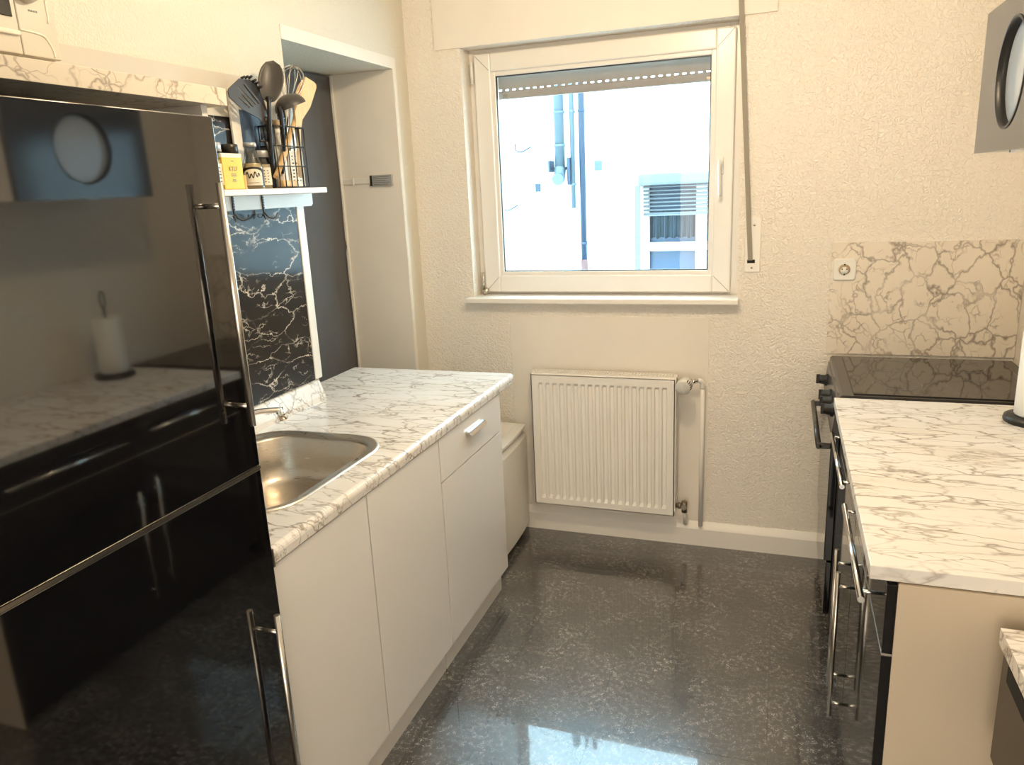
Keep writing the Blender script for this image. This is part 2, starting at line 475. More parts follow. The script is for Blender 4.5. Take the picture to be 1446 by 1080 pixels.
# mitre joints of the sash as fine grooves
b = MB()
for (x, z, sx, sz) in ((SX0, SZ0, 1, 1), (SX1, SZ0, -1, 1), (SX0, SZ1, 1, -1), (SX1, SZ1, -1, -1)):
    b.tube([(x+sx*.006, .0712, z+sz*.006), (x+sx*.070, .0712, z+sz*.070)], .0009, 6)
b.build('mitre_joint', M['greytext'], sash)
GX0, GX1, GZ0, GZ1 = SX0+.094, SX1-.094, SZ0+.094, SZ1-.094
b = MB(); frame(b, GX0-.004, GX1+.004, GZ0-.004, GZ1+.004, .008, .088, .100, .001); b.build('seal', M['black'], w, 'black rubber seal around the pane')
bx(GX0-.003, GX1+.003, .098, .101, GZ0-.003, GZ1+.003).build('pane', M['glass'], w)
hd = MB().box(1.330, 1.356, .064, .073, 1.615, 1.685, bev=.004).build('handle', M['plastic'], w, 'white window handle on the right of the sash')
MB().cyl((1.343, .066, 1.66), (1.343, .034, 1.66), .011).tube(smooth_curve([(1.343, .034, 1.668), (1.343, .030, 1.62), (1.345, .032, 1.57), (1.346, .036, 1.527)], 5), [.012]*12+[.010]*4, 12, flat=.6).build('lever', M['plastic'], hd)
hg = MB().cyl((SX0-.008, .066, 2.05), (SX0-.008, .066, 2.135), .007).build('hinge', M['plastic'], w)
MB().cyl((SX0-.006, .066, 1.145), (SX0-.006, .066, 1.225), .006).cyl((SX0-.004, .060, 1.125), (SX0+.016, .060, 1.150), .010).build('hinge', M['nickel'], w)
# sill and the shutter box above the window
MB().box(.234, 1.436, -.050, .10, 1.096, 1.121, bev=.005).build('window_sill', M['white'], w)
bx(.141, 1.543, -.008, .0, 2.188, ZC-.01, bev=.002).build('shutter_box', M['wall_smooth'], w)
# roller shutter, let down a hand's breadth
t = thing('roller_shutter', (.84, .2, 1.985), 'grey roller shutter lowered a hand width behind the window pane', 'shutter')
b = MB()
b.box(.33, 1.36, .155, .172, 1.984, 2.013, bev=.003)
# a slat pierced by light slots
n = 30; xs0, xs1 = .36, 1.33
b.box(.33, 1.36, .157, .168, 2.012, 2.0195); b.box(.33, 1.36, .157, .168, 2.0265, 2.09)
st = (xs1-xs0)/n
for i in range(n+1):
    x = xs0+i*st; b.box(x-st*.23, x+st*.23, .157, .168, 2.019, 2.027)
b.box(.33, .352, .157, .168, 2.019, 2.027); b.box(1.338, 1.36, .157, .168, 2.019, 2.027)
b.build('slats', M['shutter'], t)
for x in (.40, 1.285): MB().box(x-.012, x+.012, .150, .156, 1.988, 2.004, bev=.002).build('end_stop', M['brass'], t)
for x in (.31, 1.338): bx(x, x+.042, .173, .19, WZ0, 2.2).build('guide_rail', M['shutter'], t)

# shutter strap and its winder plate
t = thing('shutter_strap', (1.478, 0, 1.226), 'grey shutter pull strap running down to its winder plate right of the window', 'strap')
b = MB(); p = [Vector((1.406, -.022, 2.46)), Vector((1.412, -.024, 2.24)), Vector((1.474, -.014, 1.274))]
b.loops([[(q.x-.009, q.y, q.z), (q.x+.009, q.y, q.z), (q.x+.009, q.y+.0015, q.z), (q.x-.009, q.y+.0015, q.z)] for q in p], True, True, smooth=False)
b.build('strap', M['strap'], t)
pl = bx(1.452, 1.512, -.006, .0, 1.226, 1.441, bev=.002).build('winder_plate', M['white'], t)
bx(1.462, 1.492, -.0068, -.0055, 1.262, 1.276).build('slot', M['void'], pl)
for (x, z) in ((1.480, 1.243), (1.486, 1.412)): MB().lathe([(0.0, .003), (.0035, .002), (.0045, 0)], (x, -.006, z), 12, rot=Matrix.Rotation(PI/2, 3, 'X')).build('screw', M['nickel'], pl)

# ------------------------------------------------------------------ outside, across the courtyard
YO = 5.0
def ao(px, py, y=YO): return at(px, py, 'y', y)
h = thing('opposite_house', (0, YO, -3), 'white rendered house wall with a shuttered window across the courtyard', 'building')
c0 = ao(903, 303); c1 = ao(908, 247)
wx0 = ao(905, 300).x; wx1 = wx0+1.25; wz1 = ao(903, 262).z; wz0 = wz1-1.75
b = MB(); b.box(-8, wx0, YO, YO+.4, -3, 7); b.box(wx1, 8, YO, YO+.4, -3, 7); b.box(wx0, wx1, YO, YO+.4, -3, wz0); b.box(wx0, wx1, YO, YO+.4, wz1, 7)
b.build('wall', M['stucco'], h)
sb = MB(); sb.box(wx0-.02, wx1+.02, YO-.10, YO+.1, wz1-.005, wz1+.115, bev=.03); sb.build('shutter_housing', M['out_slat'], h)
zb = ao(910, 303).z
b = MB(); k = 0; z = wz1
while z > zb:
    b.tube([(wx0+.02, YO+.06, z-.02), (wx1-.02, YO+.06, z-.02)], .021, 8, flat=.5); z -= .040
b.box(wx0+.02, wx1-.02, YO+.045, YO+.075, zb-.02, zb+.015)
b.build('rolling_shutter', M['out_slat'], h)
fw = MB(); zt = zb-.02
gx0 = ao(914, 330).x; gx1 = ao(981, 330).x; gz0 = ao(945, 343).z; gz1 = ao(945, 349).z
mid = wx0+.62
b = MB(); b.box(wx0, gx0, YO+.10, YO+.16, wz0, wz1); b.box(gx1, gx1+.11, YO+.10, YO+.16, wz0, wz1); b.box(wx1-.06, wx1, YO+.10, YO+.16, wz0, wz1)
b.box(gx0, gx1, YO+.10, YO+.16, gz0-.09, gz0); b.box(gx1+.11, wx1-.06, YO+.10, YO+.16, gz0-.09, gz0); b.box(gx0, wx1-.06, YO+.10, YO+.16, wz0, wz0+.08)
b.build('window_frame', M['out_white'], h)
MB().box(wx0, wx1, YO+.20, YO+.22, wz0, wz1).build('pane', M['out_glass'], h)
rows = []
for zz in range(2):
    row = []
    for i in range(90):
        x = gx0+(gx1-gx0)*i/89; s = .018*math.sin(i*.75)+.008*math.sin(i*1.9)
        row.append((x, YO+.185+s, (gz0+.03+.02*abs(math.sin(i*.21))) if zz == 0 else zb+.02))
    rows.append(row)
b = MB(); b.grid(rows); bmesh.ops.solidify(b.b, geom=b.b.faces[:], thickness=.002); b.build('lace_curtain', M['lace'], h)
MB().box(wx0-.06, wx0-.005, YO-.03, YO+.1, wz0, wz1).build('guide_rail', M['out_slat'], h)
def wallpipe(px, py0, py1, wpx, mat, label, foot=False, name='drainpipe'):
    top = ao(px, py0, YO-.12); bot = ao(px+(2 if py1 > 300 else 0), py1, YO-.12); r = wpx*.5*.0076
    x = (top.x+bot.x)/2
    t = thing(name, (x, YO-.12, bot.z), label, 'pipe', 'pipes on the house opposite')
    MB().cyl((x, YO-.12, bot.z), (x, YO-.12, 5.5), r, seg=20).build('pipe', M[mat], t)
    for zc in (bot.z+.25, 2.35, 3.6):
        c = MB().lathe([(r, -.015), (r*1.18, -.012), (r*1.18, .012), (r, .015)], (x, YO-.12, zc), 20).box(x-r*.3, x+r*.3, YO-.12, YO, zc-.01, zc+.01).build('clamp', M[mat], t)
    return t, x, r, bot.z
t, x, r, zb_ = wallpipe(789.5, 140, 240, 14, 'zinc', 'wide pale steel flue pipe with an elbow at its foot outside the window', name='flue_pipe')
# elbow at the foot of the flue
q = ao(792, 252, YO-.12)
MB().tube(smooth_curve([(x, YO-.12, zb_+.02), (x+.002, YO-.14, q.z+.06), (x+.01, YO-.2, q.z), (x+.02, YO-.3, q.z-.01)], 5), r*1.15, 16).build('elbow', M['zinc'], t)
MB().box(x-.11, x-.09, YO-.2, YO-.02, zb_-.02, zb_+.10).box(x+.09, x+.125, YO-.18, YO-.02, zb_-.16, zb_+.12, bev=.01).box(x-.11, x+.12, YO-.03, YO-.01, zb_+.0, zb_+.03).build('wall_bracket', M['zinc_dark'], t)
wallpipe(808.5, 140, 294, 6.5, 'zinc', 'thin pale pipe ending halfway down, between the flue and the dark downpipe')
t, x, r, zb_ = wallpipe(822, 140, 376, 8.5, 'zinc_dark', 'dark blue downpipe running to the bottom of the view outside the window')
MB().cyl((x, YO-.12, zb_-2), (x, YO-.12, zb_+.075), r*1.15).build('pipe_foot', M['rust'], t, 'rusty red foot of the pipe')
p = ao(760, 265); tag(MB().box(p.x-.03, p.x+.03, YO-.02, YO+.0, p.z-.045, p.z+.045, bev=.005).build('wall_vent', M['zinc_dark']), 'small dark square vent left of the flue on the house opposite', 'vent', 'small vents on the house opposite')
p = ao(846, 234); tag(MB().box(p.x-.045, p.x+.035, YO-.02, YO+.0, p.z-.05, p.z+.055, bev=.005).build('wall_vent', M['zinc']), 'small pale square vent right of the pipes on the house opposite', 'vent', 'small vents on the house opposite')
for (px, py, lb) in ((738, 212, 'upper bent wire hook on the white house wall at the left'), (720, 294, 'lower bent wire hook on the white house wall at the left')):
    p = ao(px, py, YO-.02)
    tag(MB().tube(smooth_curve([(p.x-.09, YO-.0, p.z+.07), (p.x-.07, YO-.05, p.z), (p.x, YO-.06, p.z-.02), (p.x+.09, YO-.0, p.z+.03)], 5), .008, 8).build('wall_hook', M['zinc_dark']), lb, 'hook', 'wire hooks on the house opposite')
struct(bx(-9, 9, .4, YO, -3.2, -3).build('trim_5', M['ground']))
bpy.data.objects['trim_5'].name = 'courtyard_ground'

# ------------------------------------------------------------------ radiator
t = thing('radiator', (.87, -.07, .165), 'white fluted panel radiator on the wall under the window', 'radiator')
x0, x1, z0, z1, yf = .551, 1.191, .165, .787, -.100
b = MB(); npan = 18; pts = [(x0, 0)]; m0 = .028; wdt = (x1-x0-2*m0)/npan
for i in range(npan):
    xa = x0+m0+i*wdt
    pts += [(xa+wdt*.16, 0), (xa+wdt*.30, 1), (xa+wdt*.70, 1), (xa+wdt*.84, 0)]
pts.append((x1, 0))
rows = []
for z, k in ((z0, 0), (z0+.030, 0), (z0+.046, 1), (z1-.048, 1), (z1-.036, 0), (z1, 0)):
    rows.append([(x, yf+.009*d*k, z) for x, d in pts])
b.grid(rows, smooth=False)
b.box(x0, x1, yf+.010, yf+.022, z0, z1)
b.box(x0, x0+.004, yf, yf+.012, z0, z1); b.box(x1-.004, x1, yf, yf+.012, z0, z1); b.box(x0, x1, yf, yf+.012, z0, z0+.003); b.box(x0, x1, yf, yf+.012, z1-.003, z1)
b.build('front_panel', M['white'], t)
bx(x0+.01, x1-.01, -.055, -.042, z0+.01, z1-.01).build('rear_panel', M['white'], t)
for xs_ in (x0-.004, x1-.008): bx(xs_, xs_+.012, -.096, -.034, z0+.02, z1+.006, bev=.002).build('side_panel', M['white'], t)
gr = MB().box(x0, x1, -.094, -.086, z1-.002, z1+.010).box(x0, x1, -.042, -.034, z1-.002, z1+.010).box(x0, x1, -.067, -.061, z1-.002, z1+.010)
for i in range(48):
    x = x0+.006+i*(x1-x0-.012)/47; gr.box(x-.003, x+.003, -.09, -.037, z1+.001, z1+.0085)
gr.build('top_grille', M['white'], t)
bx(x0+.006, x1-.006, -.086, -.042, z1-.02, z1-.001).build('grille_gap_shade', M['void'], t)  # black block standing in for the shade below the grille
for x in (.70, 1.04): bx(x-.02, x+.02, -.045, .0, z1-.16, z1-.06).build('wall_bracket', M['white'], t)
v = MB().cyl((1.188, -.068, .775), (1.245, -.068, .775), .009).cyl((1.198, -.068, .775), (1.210, -.068, .775), .013, seg=6).cyl((1.240, -.068, .775), (1.285, -.055, .775), .008).cyl((1.255, -.066, .775), (1.272, -.061, .775), .012, seg=6).build('valve', M['chrome'], t)
kd = (Vector((-.02, -1, -.06))).normalized(); kp = Vector((1.233, -.077, .772)); q = Vector((0, 0, 1)).rotation_difference(kd).to_matrix()
kb = MB(); 
rings = []
for h_, r_ in ((0, .016), (.012, .026), (.02, .0315), (.070, .0315), (.078, .028), (.080, .018), (.076, .014), (.076, .0)):
    rings.append([kp+q @ Vector(((r_*(1+.045*math.cos(k*PI/2*2) if .015 < h_ < .072 and r_ > .02 else r_))*math.cos(2*PI*k/48), r_*math.sin(2*PI*k/48), h_)) for k in range(48)])
kb.loops(rings)
kn = kb.build('thermostat_knob', M['plastic'], t)
nb = MB()
for k in range(5):
    a = -.2+k*.30; c = kp+q @ Vector((.0316*math.cos(a), .0316*math.sin(a), .050)); c2 = kp+q @ Vector((.0300*math.cos(a), .0300*math.sin(a), .074))
    nb.cyl(c, c2, .0022, seg=6)
nb.build('scale_mark', M['ink'], kn)
MB().tube(smooth_curve([(1.280, -.055, .775), (1.292, -.050, .774), (1.299, -.045, .764), (1.299, -.040, .74)], 5), .0105, 12).cyl((1.299, -.040, .745), (1.299, -.030, .10), .0095).lathe([(.014, 0), (.014, .006), (.01, .009)], (1.299, -.03, .745), 16).build('supply_pipe', M['white'], t)
MB().cyl((1.188, -.068, .205), (1.228, -.068, .205), .010).cyl((1.205, -.068, .205), (1.217, -.068, .205), .0145, seg=6).cyl((1.232, -.068, .225), (1.232, -.064, .175), .0125).cyl((1.232, -.085, .205), (1.232, -.06, .205), .014, seg=6).build('return_valve', M['brass'], t)
MB().cyl((1.232, -.064, .18), (1.232, -.02, .10), .009).build('return_pipe', M['white'], t)

# ------------------------------------------------------------------ left run
ZT = .88
# worktop with sink hole
S = (.03, .512, -1.89, -1.292)
hole = rr(S[0]+.015, S[1]-.015, S[2]+.015, S[3]-.015, .12, ZT-.038)
t = thing('worktop', (.3, -1.2, .842), 'white marbled worktop with rounded edge around the steel sink, reaching into the niche', 'worktop')
yN, yF = -2.013, -.455
b = MB()
b.plate([(-0.0, yN, ZT-.038), (.585, yN, ZT-.038), (.585, yF, ZT-.038), (-.13, yF, ZT-.038), (-.13, -.905, ZT-.038), (0, -.905, ZT-.038)], (0, 0, .038), holes=[hole])
prof = [(.585, ZT-.038), (.596, ZT-.038), (.599, ZT-.034)] + [(.585+.0155*math.cos(a), ZT-.016+.016*math.sin(a)) for a in [math.radians(d) for d in (0, 20, 40, 60, 80, 90)]]
b.plate([(x, yN, z) for x, z in prof], (0, yF-yN, 0))
b.build('slab', M['marble'], t)
b = MB(); b.plate([(0.002, -1.99, ZT), (.034, -1.99, ZT), (.030, -1.99, ZT+.018), (.012, -1.99, ZT+.066), (.002, -1.99, ZT+.075)], (0, 1.062, 0)); b.build('upstand', M['marble'], t)
bx(.545, .602, yN-.004, yN, ZT-.041, ZT+.001, bev=.001).build('end_cap', M['brass'], t, 'brown translucent end cap of the worktop')

# sink
t = thing('sink', (.27, -1.59, .73), 'stainless steel sink bowl with rounded rim set into the left worktop', 'sink')
B0, B1, B2, B3 = .085, .478, -1.862, -1.328
b = MB()
b.loops([rr(*S, .135, ZT+.0008), rr(S[0]+.002, S[1]-.002, S[2]+.002, S[3]-.002, .133, ZT+.004), rr(S[0]+.010, S[1]-.010, S[2]+.010, S[3]-.010, .125, ZT+.0055),
         rr(S[0]+.016, S[1]-.018, S[2]+.018, S[3]-.018, .118, ZT+.002), rr(S[0]+.03, S[1]-.026, S[2]+.022, S[3]-.028, .112, ZT+.002),
         rr(B0, B1, B2, B3, .105, ZT-.002), rr(B0+.004, B1-.004, B2+.004, B3-.004, .104, ZT-.008),
         rr(B0+.012, B1-.012, B2+.012, B3-.012, .10, ZT-.09), rr(B0+.018, B1-.018, B2+.018, B3-.018, .098, ZT-.125), rr(B0+.035, B1-.035, B2+.035, B3-.035, .09, ZT-.142), rr(B0+.07, B1-.07, B2+.07, B3-.07, .07, ZT-.148), rr(B0+.16, B1-.16, B2+.22, B3-.22, .02, ZT-.150)], False, True)
b.build('bowl', M['steel'], t)
MB().lathe([(.0, .006), (.02, .006), (.034, .002), (.038, 0)], (.28, -1.595, ZT-.150), 24).build('drain', M['chrome'], t)
t = thing('faucet', (.058, -1.64, ZT), 'chrome mixer tap with a slim curved spout behind the sink', 'faucet')
MB().lathe([(.026, 0), (.026, .006), (.021, .010), (.020, .055), (.022, .085), (.018, .100), (0, .106)], (.058, -1.64, ZT+.006), 24).build('body', M['chrome'], t)
sp = smooth_curve([(.06, -1.637, .955), (.10, -1.60, .985), (.15, -1.555, 1.004), (.20, -1.507, 1.012), (.243, -1.465, 1.007)], 6)
MB().tube(sp, .0105, 14, flat=.75).cyl((.238, -1.470, 1.010), (.246, -1.462, .978), .0125).build('spout', M['chrome'], t)
MB().tube(smooth_curve([(.058, -1.64, .985), (.052, -1.66, 1.01), (.045, -1.72, 1.03)], 4), .007, 10).build('lever', M['chrome'], t)

# base cabinets
XD0, XD1 = .575, .593
def carcass(par, y0, y1, x0, x1, z0, z1, mat, name='body'):
    b = MB(); b.box(x0, x1, y0, y0+.016, z0, z1); b.box(x0, x1, y1-.016, y1, z0, z1); b.box(x0, x1, y0+.016, y1-.016, z0, z0+.016); b.box(x0, x0+.006, y0+.016, y1-.016, z0, z1)
    return b.build(name, M[mat], par)
t = thing('sink_cabinet', (.3, -1.6, 0), 'white gloss two door base cabinet under the sink', 'cabinet')
carcass(t, -2.012, -1.169, .05, .572, .100, .840, 'white_lam')
bx(XD0, XD1, -2.010, -1.6205, .107, .838, bev=.0006).build('door', M['white_gloss'], t)
bx(XD0, XD1, -1.6145, -1.171, .107, .838, bev=.0006).build('door', M['white_gloss'], t)
bx(.545, .560, -2.012, -1.171, 0, .100).build('plinth', M['white_lam'], t)
t = thing('drawer_cabinet', (.3, -.9, 0), 'white gloss base cabinet with one drawer at the far end of the worktop', 'cabinet')
carcass(t, -1.165, -.610, .05, .572, .100, .840, 'white_lam')
dr = bx(XD0, XD1, -1.164, -.611, .6935, .838, bev=.0006).build('drawer', M['white_gloss'], t)
bx(XD0, XD1, -1.164, -.611, .107, .688, bev=.0006).build('door', M['white_gloss'], t)
bx(.545, .560, -1.163, -.612, 0, .100).build('plinth', M['white_lam'], t)
b = MB(); prof = [(.593, .796), (.600, .798), (.612, .795), (.618, .786), (.615, .779), (.612, .786), (.608, .790), (.593, .790)]
b.plate([(x, -.955, z) for x, z in prof], (0, .145, 0)); b.build('handle', M['chrome'], dr, 'small chrome lip handle')

# mini fridge under the worktop end
t = thing('mini_fridge', (.27, -.32, 0), 'low white mini fridge with bowed door between drawer cabinet and radiator', 'fridge')
bx(.03, .455, -.600, -.045, .025, .520, bev=.006).build('body', M['plastic'], t)
bx(.028, .46, -.602, -.043, .521, .535, bev=.005).build('top_cover', M['plastic'], t)
def bow(y, x0, bl): return x0+bl*(1-((y+.3225)/.2775)**2)
ys = [-.600+i*.555/20 for i in range(21)]
b = MB()
def sect(z, dx): return [(bow(y, .498, .014)-dx, y, z) for y in ys]+[(.457, ys[-1], z), (.457, ys[0], z)]
b.loops([sect(.038, .004), sect(.042, 0), sect(.478, 0), sect(.500, .014), sect(.512, .036)], True, True, smooth=False)
b.build('door', M['plastic'], t)
b = MB(); b.loops([[(bow(y, .50, .015), y, z) for y in ys]+[(.461, ys[-1], z), (.461, ys[0], z)] for z in (.524, .534)], True, True, smooth=False); b.build('door_lip', M['plastic'], t)
bx(.459, .463, -.595, -.05, .51, .526).build('lid_gap_shade', M['void'], t)  # dark strip painted as the shade in the gap under the lip
for y in (-.56, -.09):
    for x in (.08, .42): MB().cyl((x, y, 0), (x, y, .026), .014).build('foot', M['black'], t)

# tall black fridge housing
t = thing('tall_fridge_cabinet', (.3, -2.33, 0), 'tall black gloss fridge housing with two doors and chrome bar handles', 'cabinet')
YA, YB = -2.66, -2.022
b = MB(); b.box(.002, .582, YB-.018, YB, 0, 1.745); b.box(.002, .582, YA, YA+.018, 0, 1.745); b.box(.002, .582, YA+.018, YB-.018, 1.727, 1.745); b.box(0, .582, YA+.018, YB-.018, .085, .1); b.box(0, .01, YA+.018, YB-.018, .1, 1.727); b.box(0, .582, YA+.018, YB-.018, 1.06, 1.076)
b.build('body', M['black_front'], t)
bx(.53, .548, YA+.018, YB-.018, 0, .085).build('plinth', M['black_front'], t)
d1 = bx(.585, .604, YA+.002, YB, 1.0745, 1.750, bev=.0015).build('door', M['black_gloss'], t, 'upper black gloss door')
d2 = bx(.585, .604, YA+.002, YB, .100, 1.0655, bev=.0015).build('door', M['black_gloss'], t, 'lower black gloss door')
bx(.583, .6048, YA+.002, YB, 1.0665, 1.0735).build('gap_highlight_strip', M['nickel'], t, 'thin bright strip standing in for the gap highlight between the two doors')  # bright strip added to imitate the highlights along the door gap
def bar_handle(par, x, y, z0, z1, face, r=.0062, vertical=True, mat='chrome', inset=.04, y1=None):
    b = MB()
    if vertical:
        b.cyl((x, y, z0), (x, y, z1), r, seg=18)
        for z in (z0+inset, z1-inset): b.cyl((x, y, z), (face, y, z), r*.72, seg=14)
    else:
        b.cyl((x, y, z0), (x, y1, z0), r, seg=18)
        for yy in (y+inset, y1-inset): b.cyl((x, yy, z0), (face, yy, z0), r*.6, seg=14)
    return b.build('handle', M[mat], par)
bar_handle(d1, .638, -2.068, 1.175, 1.632, .6035, r=.0068, mat='nickel')
bar_handle(d2, .638, -2.075, .30, .765, .6035, r=.0062, mat='nickel')

# ------------------------------------------------------------------ marbled board over the fridge, microwave
t = thing('overhead_board', (.2, -2.25, 1.806), 'marbled wooden board on supports above the black fridge housing', 'shelf')
bx(.001, .41, -2.95, -1.733, 1.806, 1.843, bev=.001).build('board', M['marble_s'], t)
bx(.02, .385, -1.79, -1.772, ZT+.001, 1.806).build('support_panel', M['white_lam'], t)
bx(.0005, .014, -2.95, -1.0, 1.843+.001, 1.968, bev=.001).build('wall_strip', M['oven_plastic'], t)

t = thing('microwave', (.2, -2.36, 1.843), 'cream white microwave standing on the marbled board above the fridge', 'microwave')
my0, my1, mz0, mz1 = -2.60, -2.113, 1.853, 2.13
bx(.02, .362, my0, my1, mz0, mz1, bev=.006).build('body', M['oven_plastic'], t)
bx(.363, .372, my0, -2.188, mz0+.002, mz1-.002, bev=.002).build('door', M['oven_plastic'], t)
bx(.3715, .374, my0+.03, -2.197, 1.912, mz1-.03, bev=.001).build('door_window', M['black_gloss'], t)
bx(.371, .378, my0+.005, -2.190, 1.884, 1.892, bev=.002).build('door_ridge', M['label'], t)
cp = bx(.363, .371, -2.186, my1, mz0+.002, mz1-.002, bev=.002).build('control_panel', M['oven_plastic'], t)
b = MB(); b.tube([(.3712, -2.127, 2.06), (.3712, -2.127, 1.925), (.3712, -2.129, 1.913)], .0016, 8)
b.tube(smooth_curve([(.3712, -2.186, 1.895), (.3712, -2.15, 1.893), (.3712, -2.137, 1.887), (.3712, -2.128, 1.870), (.3712, -2.127, 1.858)], 5), .0018, 8)
b.build('groove', M['label'], cp)
MB().lathe([(.026, 0), (.024, .012), (.021, .016), (0, .017)], (.371, -2.164, 1.965), 28, rot=Matrix.Rotation(PI/2, 3, 'Y')).build('dial', M['oven_plastic'], cp)
b = MB()
for k in range(4): b.box(.3708, .3716, -2.163+k*.0045, -2.160+k*.0045, 1.927, 1.930)
b.build('print', M['greytext'], cp)
for y in (-2.55, -2.16):
    for x in (.06, .33): MB().cyl((x, y, 1.843), (x, y, 1.854), .012).build('foot', M['black'], t)

# ------------------------------------------------------------------ black marble splashback behind the tap
t = thing('black_splashback', (0, -1.4, .955), 'black marble effect splashback with white veins and white edge trim', 'splashback')
bx(.0035, .010, -2.0, -.950, .957, 1.885, bev=.001).build('panel', M['black_marble'], t)
bx(.0, .0135, -.950, -.908, .957, 1.895, bev=.003).build('edge_trim', M['white'], t, 'white edge strip at the niche corner')

# white wall shelf
t = thing('wall_shelf', (.04, -1.2, 1.56), 'narrow white wall shelf above the black splashback holding jars and utensils', 'shelf')
ys_ = -.885
bx(.0145, .100, -1.80, ys_, 1.614, 1.632, bev=.002).build('board', M['white'], t)
b = MB(); pts = [(.0145, -1.80, 1.571), (.0145, ys_+.005, 1.571), (.0145, ys_+.015, 1.579), (.0145, ys_+.015, 1.6135), (.0145, -1.80, 1.6135)]
b.plate(pts, (.012, 0, 0)); b.build('back_rail', M['white'], t)
ZS = 1.632
def dhook(y, lab, ring=False):
    b = MB(); x = .0275
    b.box(x, x+.003, y-.0035, y+.0035, 1.568, 1.6135)
    for k in range(5): b.cyl((x+.003, y, 1.575+k*.008), (x+.0055, y, 1.575+k*.008), .0022, seg=8)
    for s in (-1, 1):
        b.tube(smooth_curve([(x+.0015, y, 1.572), (x+.002, y+s*.002, 1.560), (x+.010, y+s*.008, 1.546), (x+.020, y+s*.020, 1.541), (x+.025, y+s*.032, 1.549), (x+.025, y+s*.036, 1.557)], 4), .0023, 8)
    if ring:
        pts = [(x+.022, y-.047+.012*math.cos(a), 1.552+.006*math.sin(a)) for a in [2*PI*i/16 for i in range(16)]]
        b.tube(pts, .0018, 6, closed=True)
    tag(b.build('double_hook', M['wire']), lab, 'hook', 'double hooks on the white wall shelf')
dhook(-1.292, 'black double wire hook on the white shelf rail, next to the fridge handle')
dhook(-1.150, 'black double wire hook with a small ring on the shelf rail, nearer the window', True)

# things on the shelf -------------------------------------------------
def yz(px, py, x): return at(px, py, 'x', x)
def jar(px, x, r, h, lidh, content, lidmat, label, name='spice_jar', lab=True, fill=.75):
    c = yz(px, 262, x); y = c.y
    t = thing(name, (x, y, ZS), label, 'jar', 'spice jars on the white wall shelf')
    MB().lathe([(r*.9, 0), (r, .004), (r, h*.78), (r*.86, h*.88), (r*.86, h)], (x, y, ZS+.0005), 24).build('glass', M['jarglass'], t)
    MB().lathe([(0, 0), (r*.88, 0), (r*.90, h*fill), (0, h*fill)], (x, y, ZS+.003), 20).build('contents', M[content], t)
    MB().lathe([(r*.95, 0), (r*.95, lidh), (r*.88, lidh+.003), (0, lidh+.003)], (x, y, ZS+h+.0006), 24).build('lid', M[lidmat], t)
    if lab:
        b = MB(); R = r+.0006; A0 = math.atan2(CY-y, CX-x); n = 12; rows = []
        for z in (h*.12, h*.68): rows.append([(x+R*math.cos(A0-1.1+2.2*k/n), y+R*math.sin(A0-1.1+2.2*k/n), ZS+z) for k in range(n+1)])
        b.grid(rows); lb = b.build('label', M['label'], t)
        b = MB(); rng = random.Random(int(px))
        for i in range(5):
            zz = ZS+h*(.22+.09*i)
            for k in range(4):
                a = A0-.8+.4*k+rng.random()*.1; 
                R2_ = R+.0006; b.tube([(x+R2_*math.cos(a), y+R2_*math.sin(a), zz), (x+R2_*math.cos(a+.18), y+R2_*math.sin(a+.18), zz+rng.uniform(-.002, .002))], .0011, 5)
        b.build('print', M['ink'], lb)
    return t
jar(305, .06, .029, .105, .022, 'herb', 'greylid', 'glass spice jar half hidden behind the fridge door edge')
jar(330, .045, .027, .100, .026, 'spice', 'lid', 'dark lidded glass jar standing behind the yellow packet', lab=True)
jar(374, .040, .026, .095, .018, 'herb', 'greylid', 'grey lidded glass jar between the sauce bottle and the wire basket')

# yellow carton
t = thing('yellow_packet', (.085, -1.33, ZS), 'bright yellow food packet with dark print at the left end of the shelf', 'packet')
y0 = yz(318, 262, .092).y; y1 = yz(346, 262, .092).y
bx(.065, .092, y0, y1, ZS+.0005, ZS+.100, bev=.002).build('carton', M['yellow'], t)
bx(.063, .0915, y1+.0005, y1+.012, ZS+.0005, ZS+.040, bev=.001).build('side_flap', M['orange'], t)
bx(.0645, .0925, y0-.0005, y1+.0005, ZS+.088, ZS+.1005, bev=.002).build('top_band', M['label'], t, 'pale top edge of the packet')
yc = (y0+y1)/2
def text(parent, s, size, loc, mat, rot=(PI/2, 0, PI/2), name='lettering'):
    cu = bpy.data.curves.new(name, 'FONT'); cu.body = s; cu.size = size; cu.extrude = .0003; cu.align_x = 'CENTER'
    o = bpy.data.objects.new(name, cu); COL.objects.link(o)
    dg = bpy.context.evaluated_depsgraph_get(); me = bpy.data.meshes.new_from_object(o.evaluated_get(dg))
    bpy.data.objects.remove(o); bpy.data.curves.remove(cu)
    R = Matrix.Translation(Vector(loc)-WORG[parent.name]) @ Matrix.Rotation(rot[2], 4, 'Z') @ Matrix.Rotation(rot[0], 4, 'X')
    me.transform(R); me.materials.clear(); me.materials.append(mat)
    o = bpy.data.objects.new(name, me); COL.objects.link(o); o.parent = parent; WORG[o.name] = WORG[parent.name]; return o
text(t, 'KTLF', .017, (.0925, yc, ZS+.052), M['greytext'])
b = MB()
for (dz, w_) in ((.042, .013), (.037, .014), (.026, .008), (.022, .010), (.078, .006)): b.box(.0920, .0926, yc-w_*.8, yc+w_*.8, ZS+dz, ZS+dz+.0022)
b.build('print', M['greytext'], t)

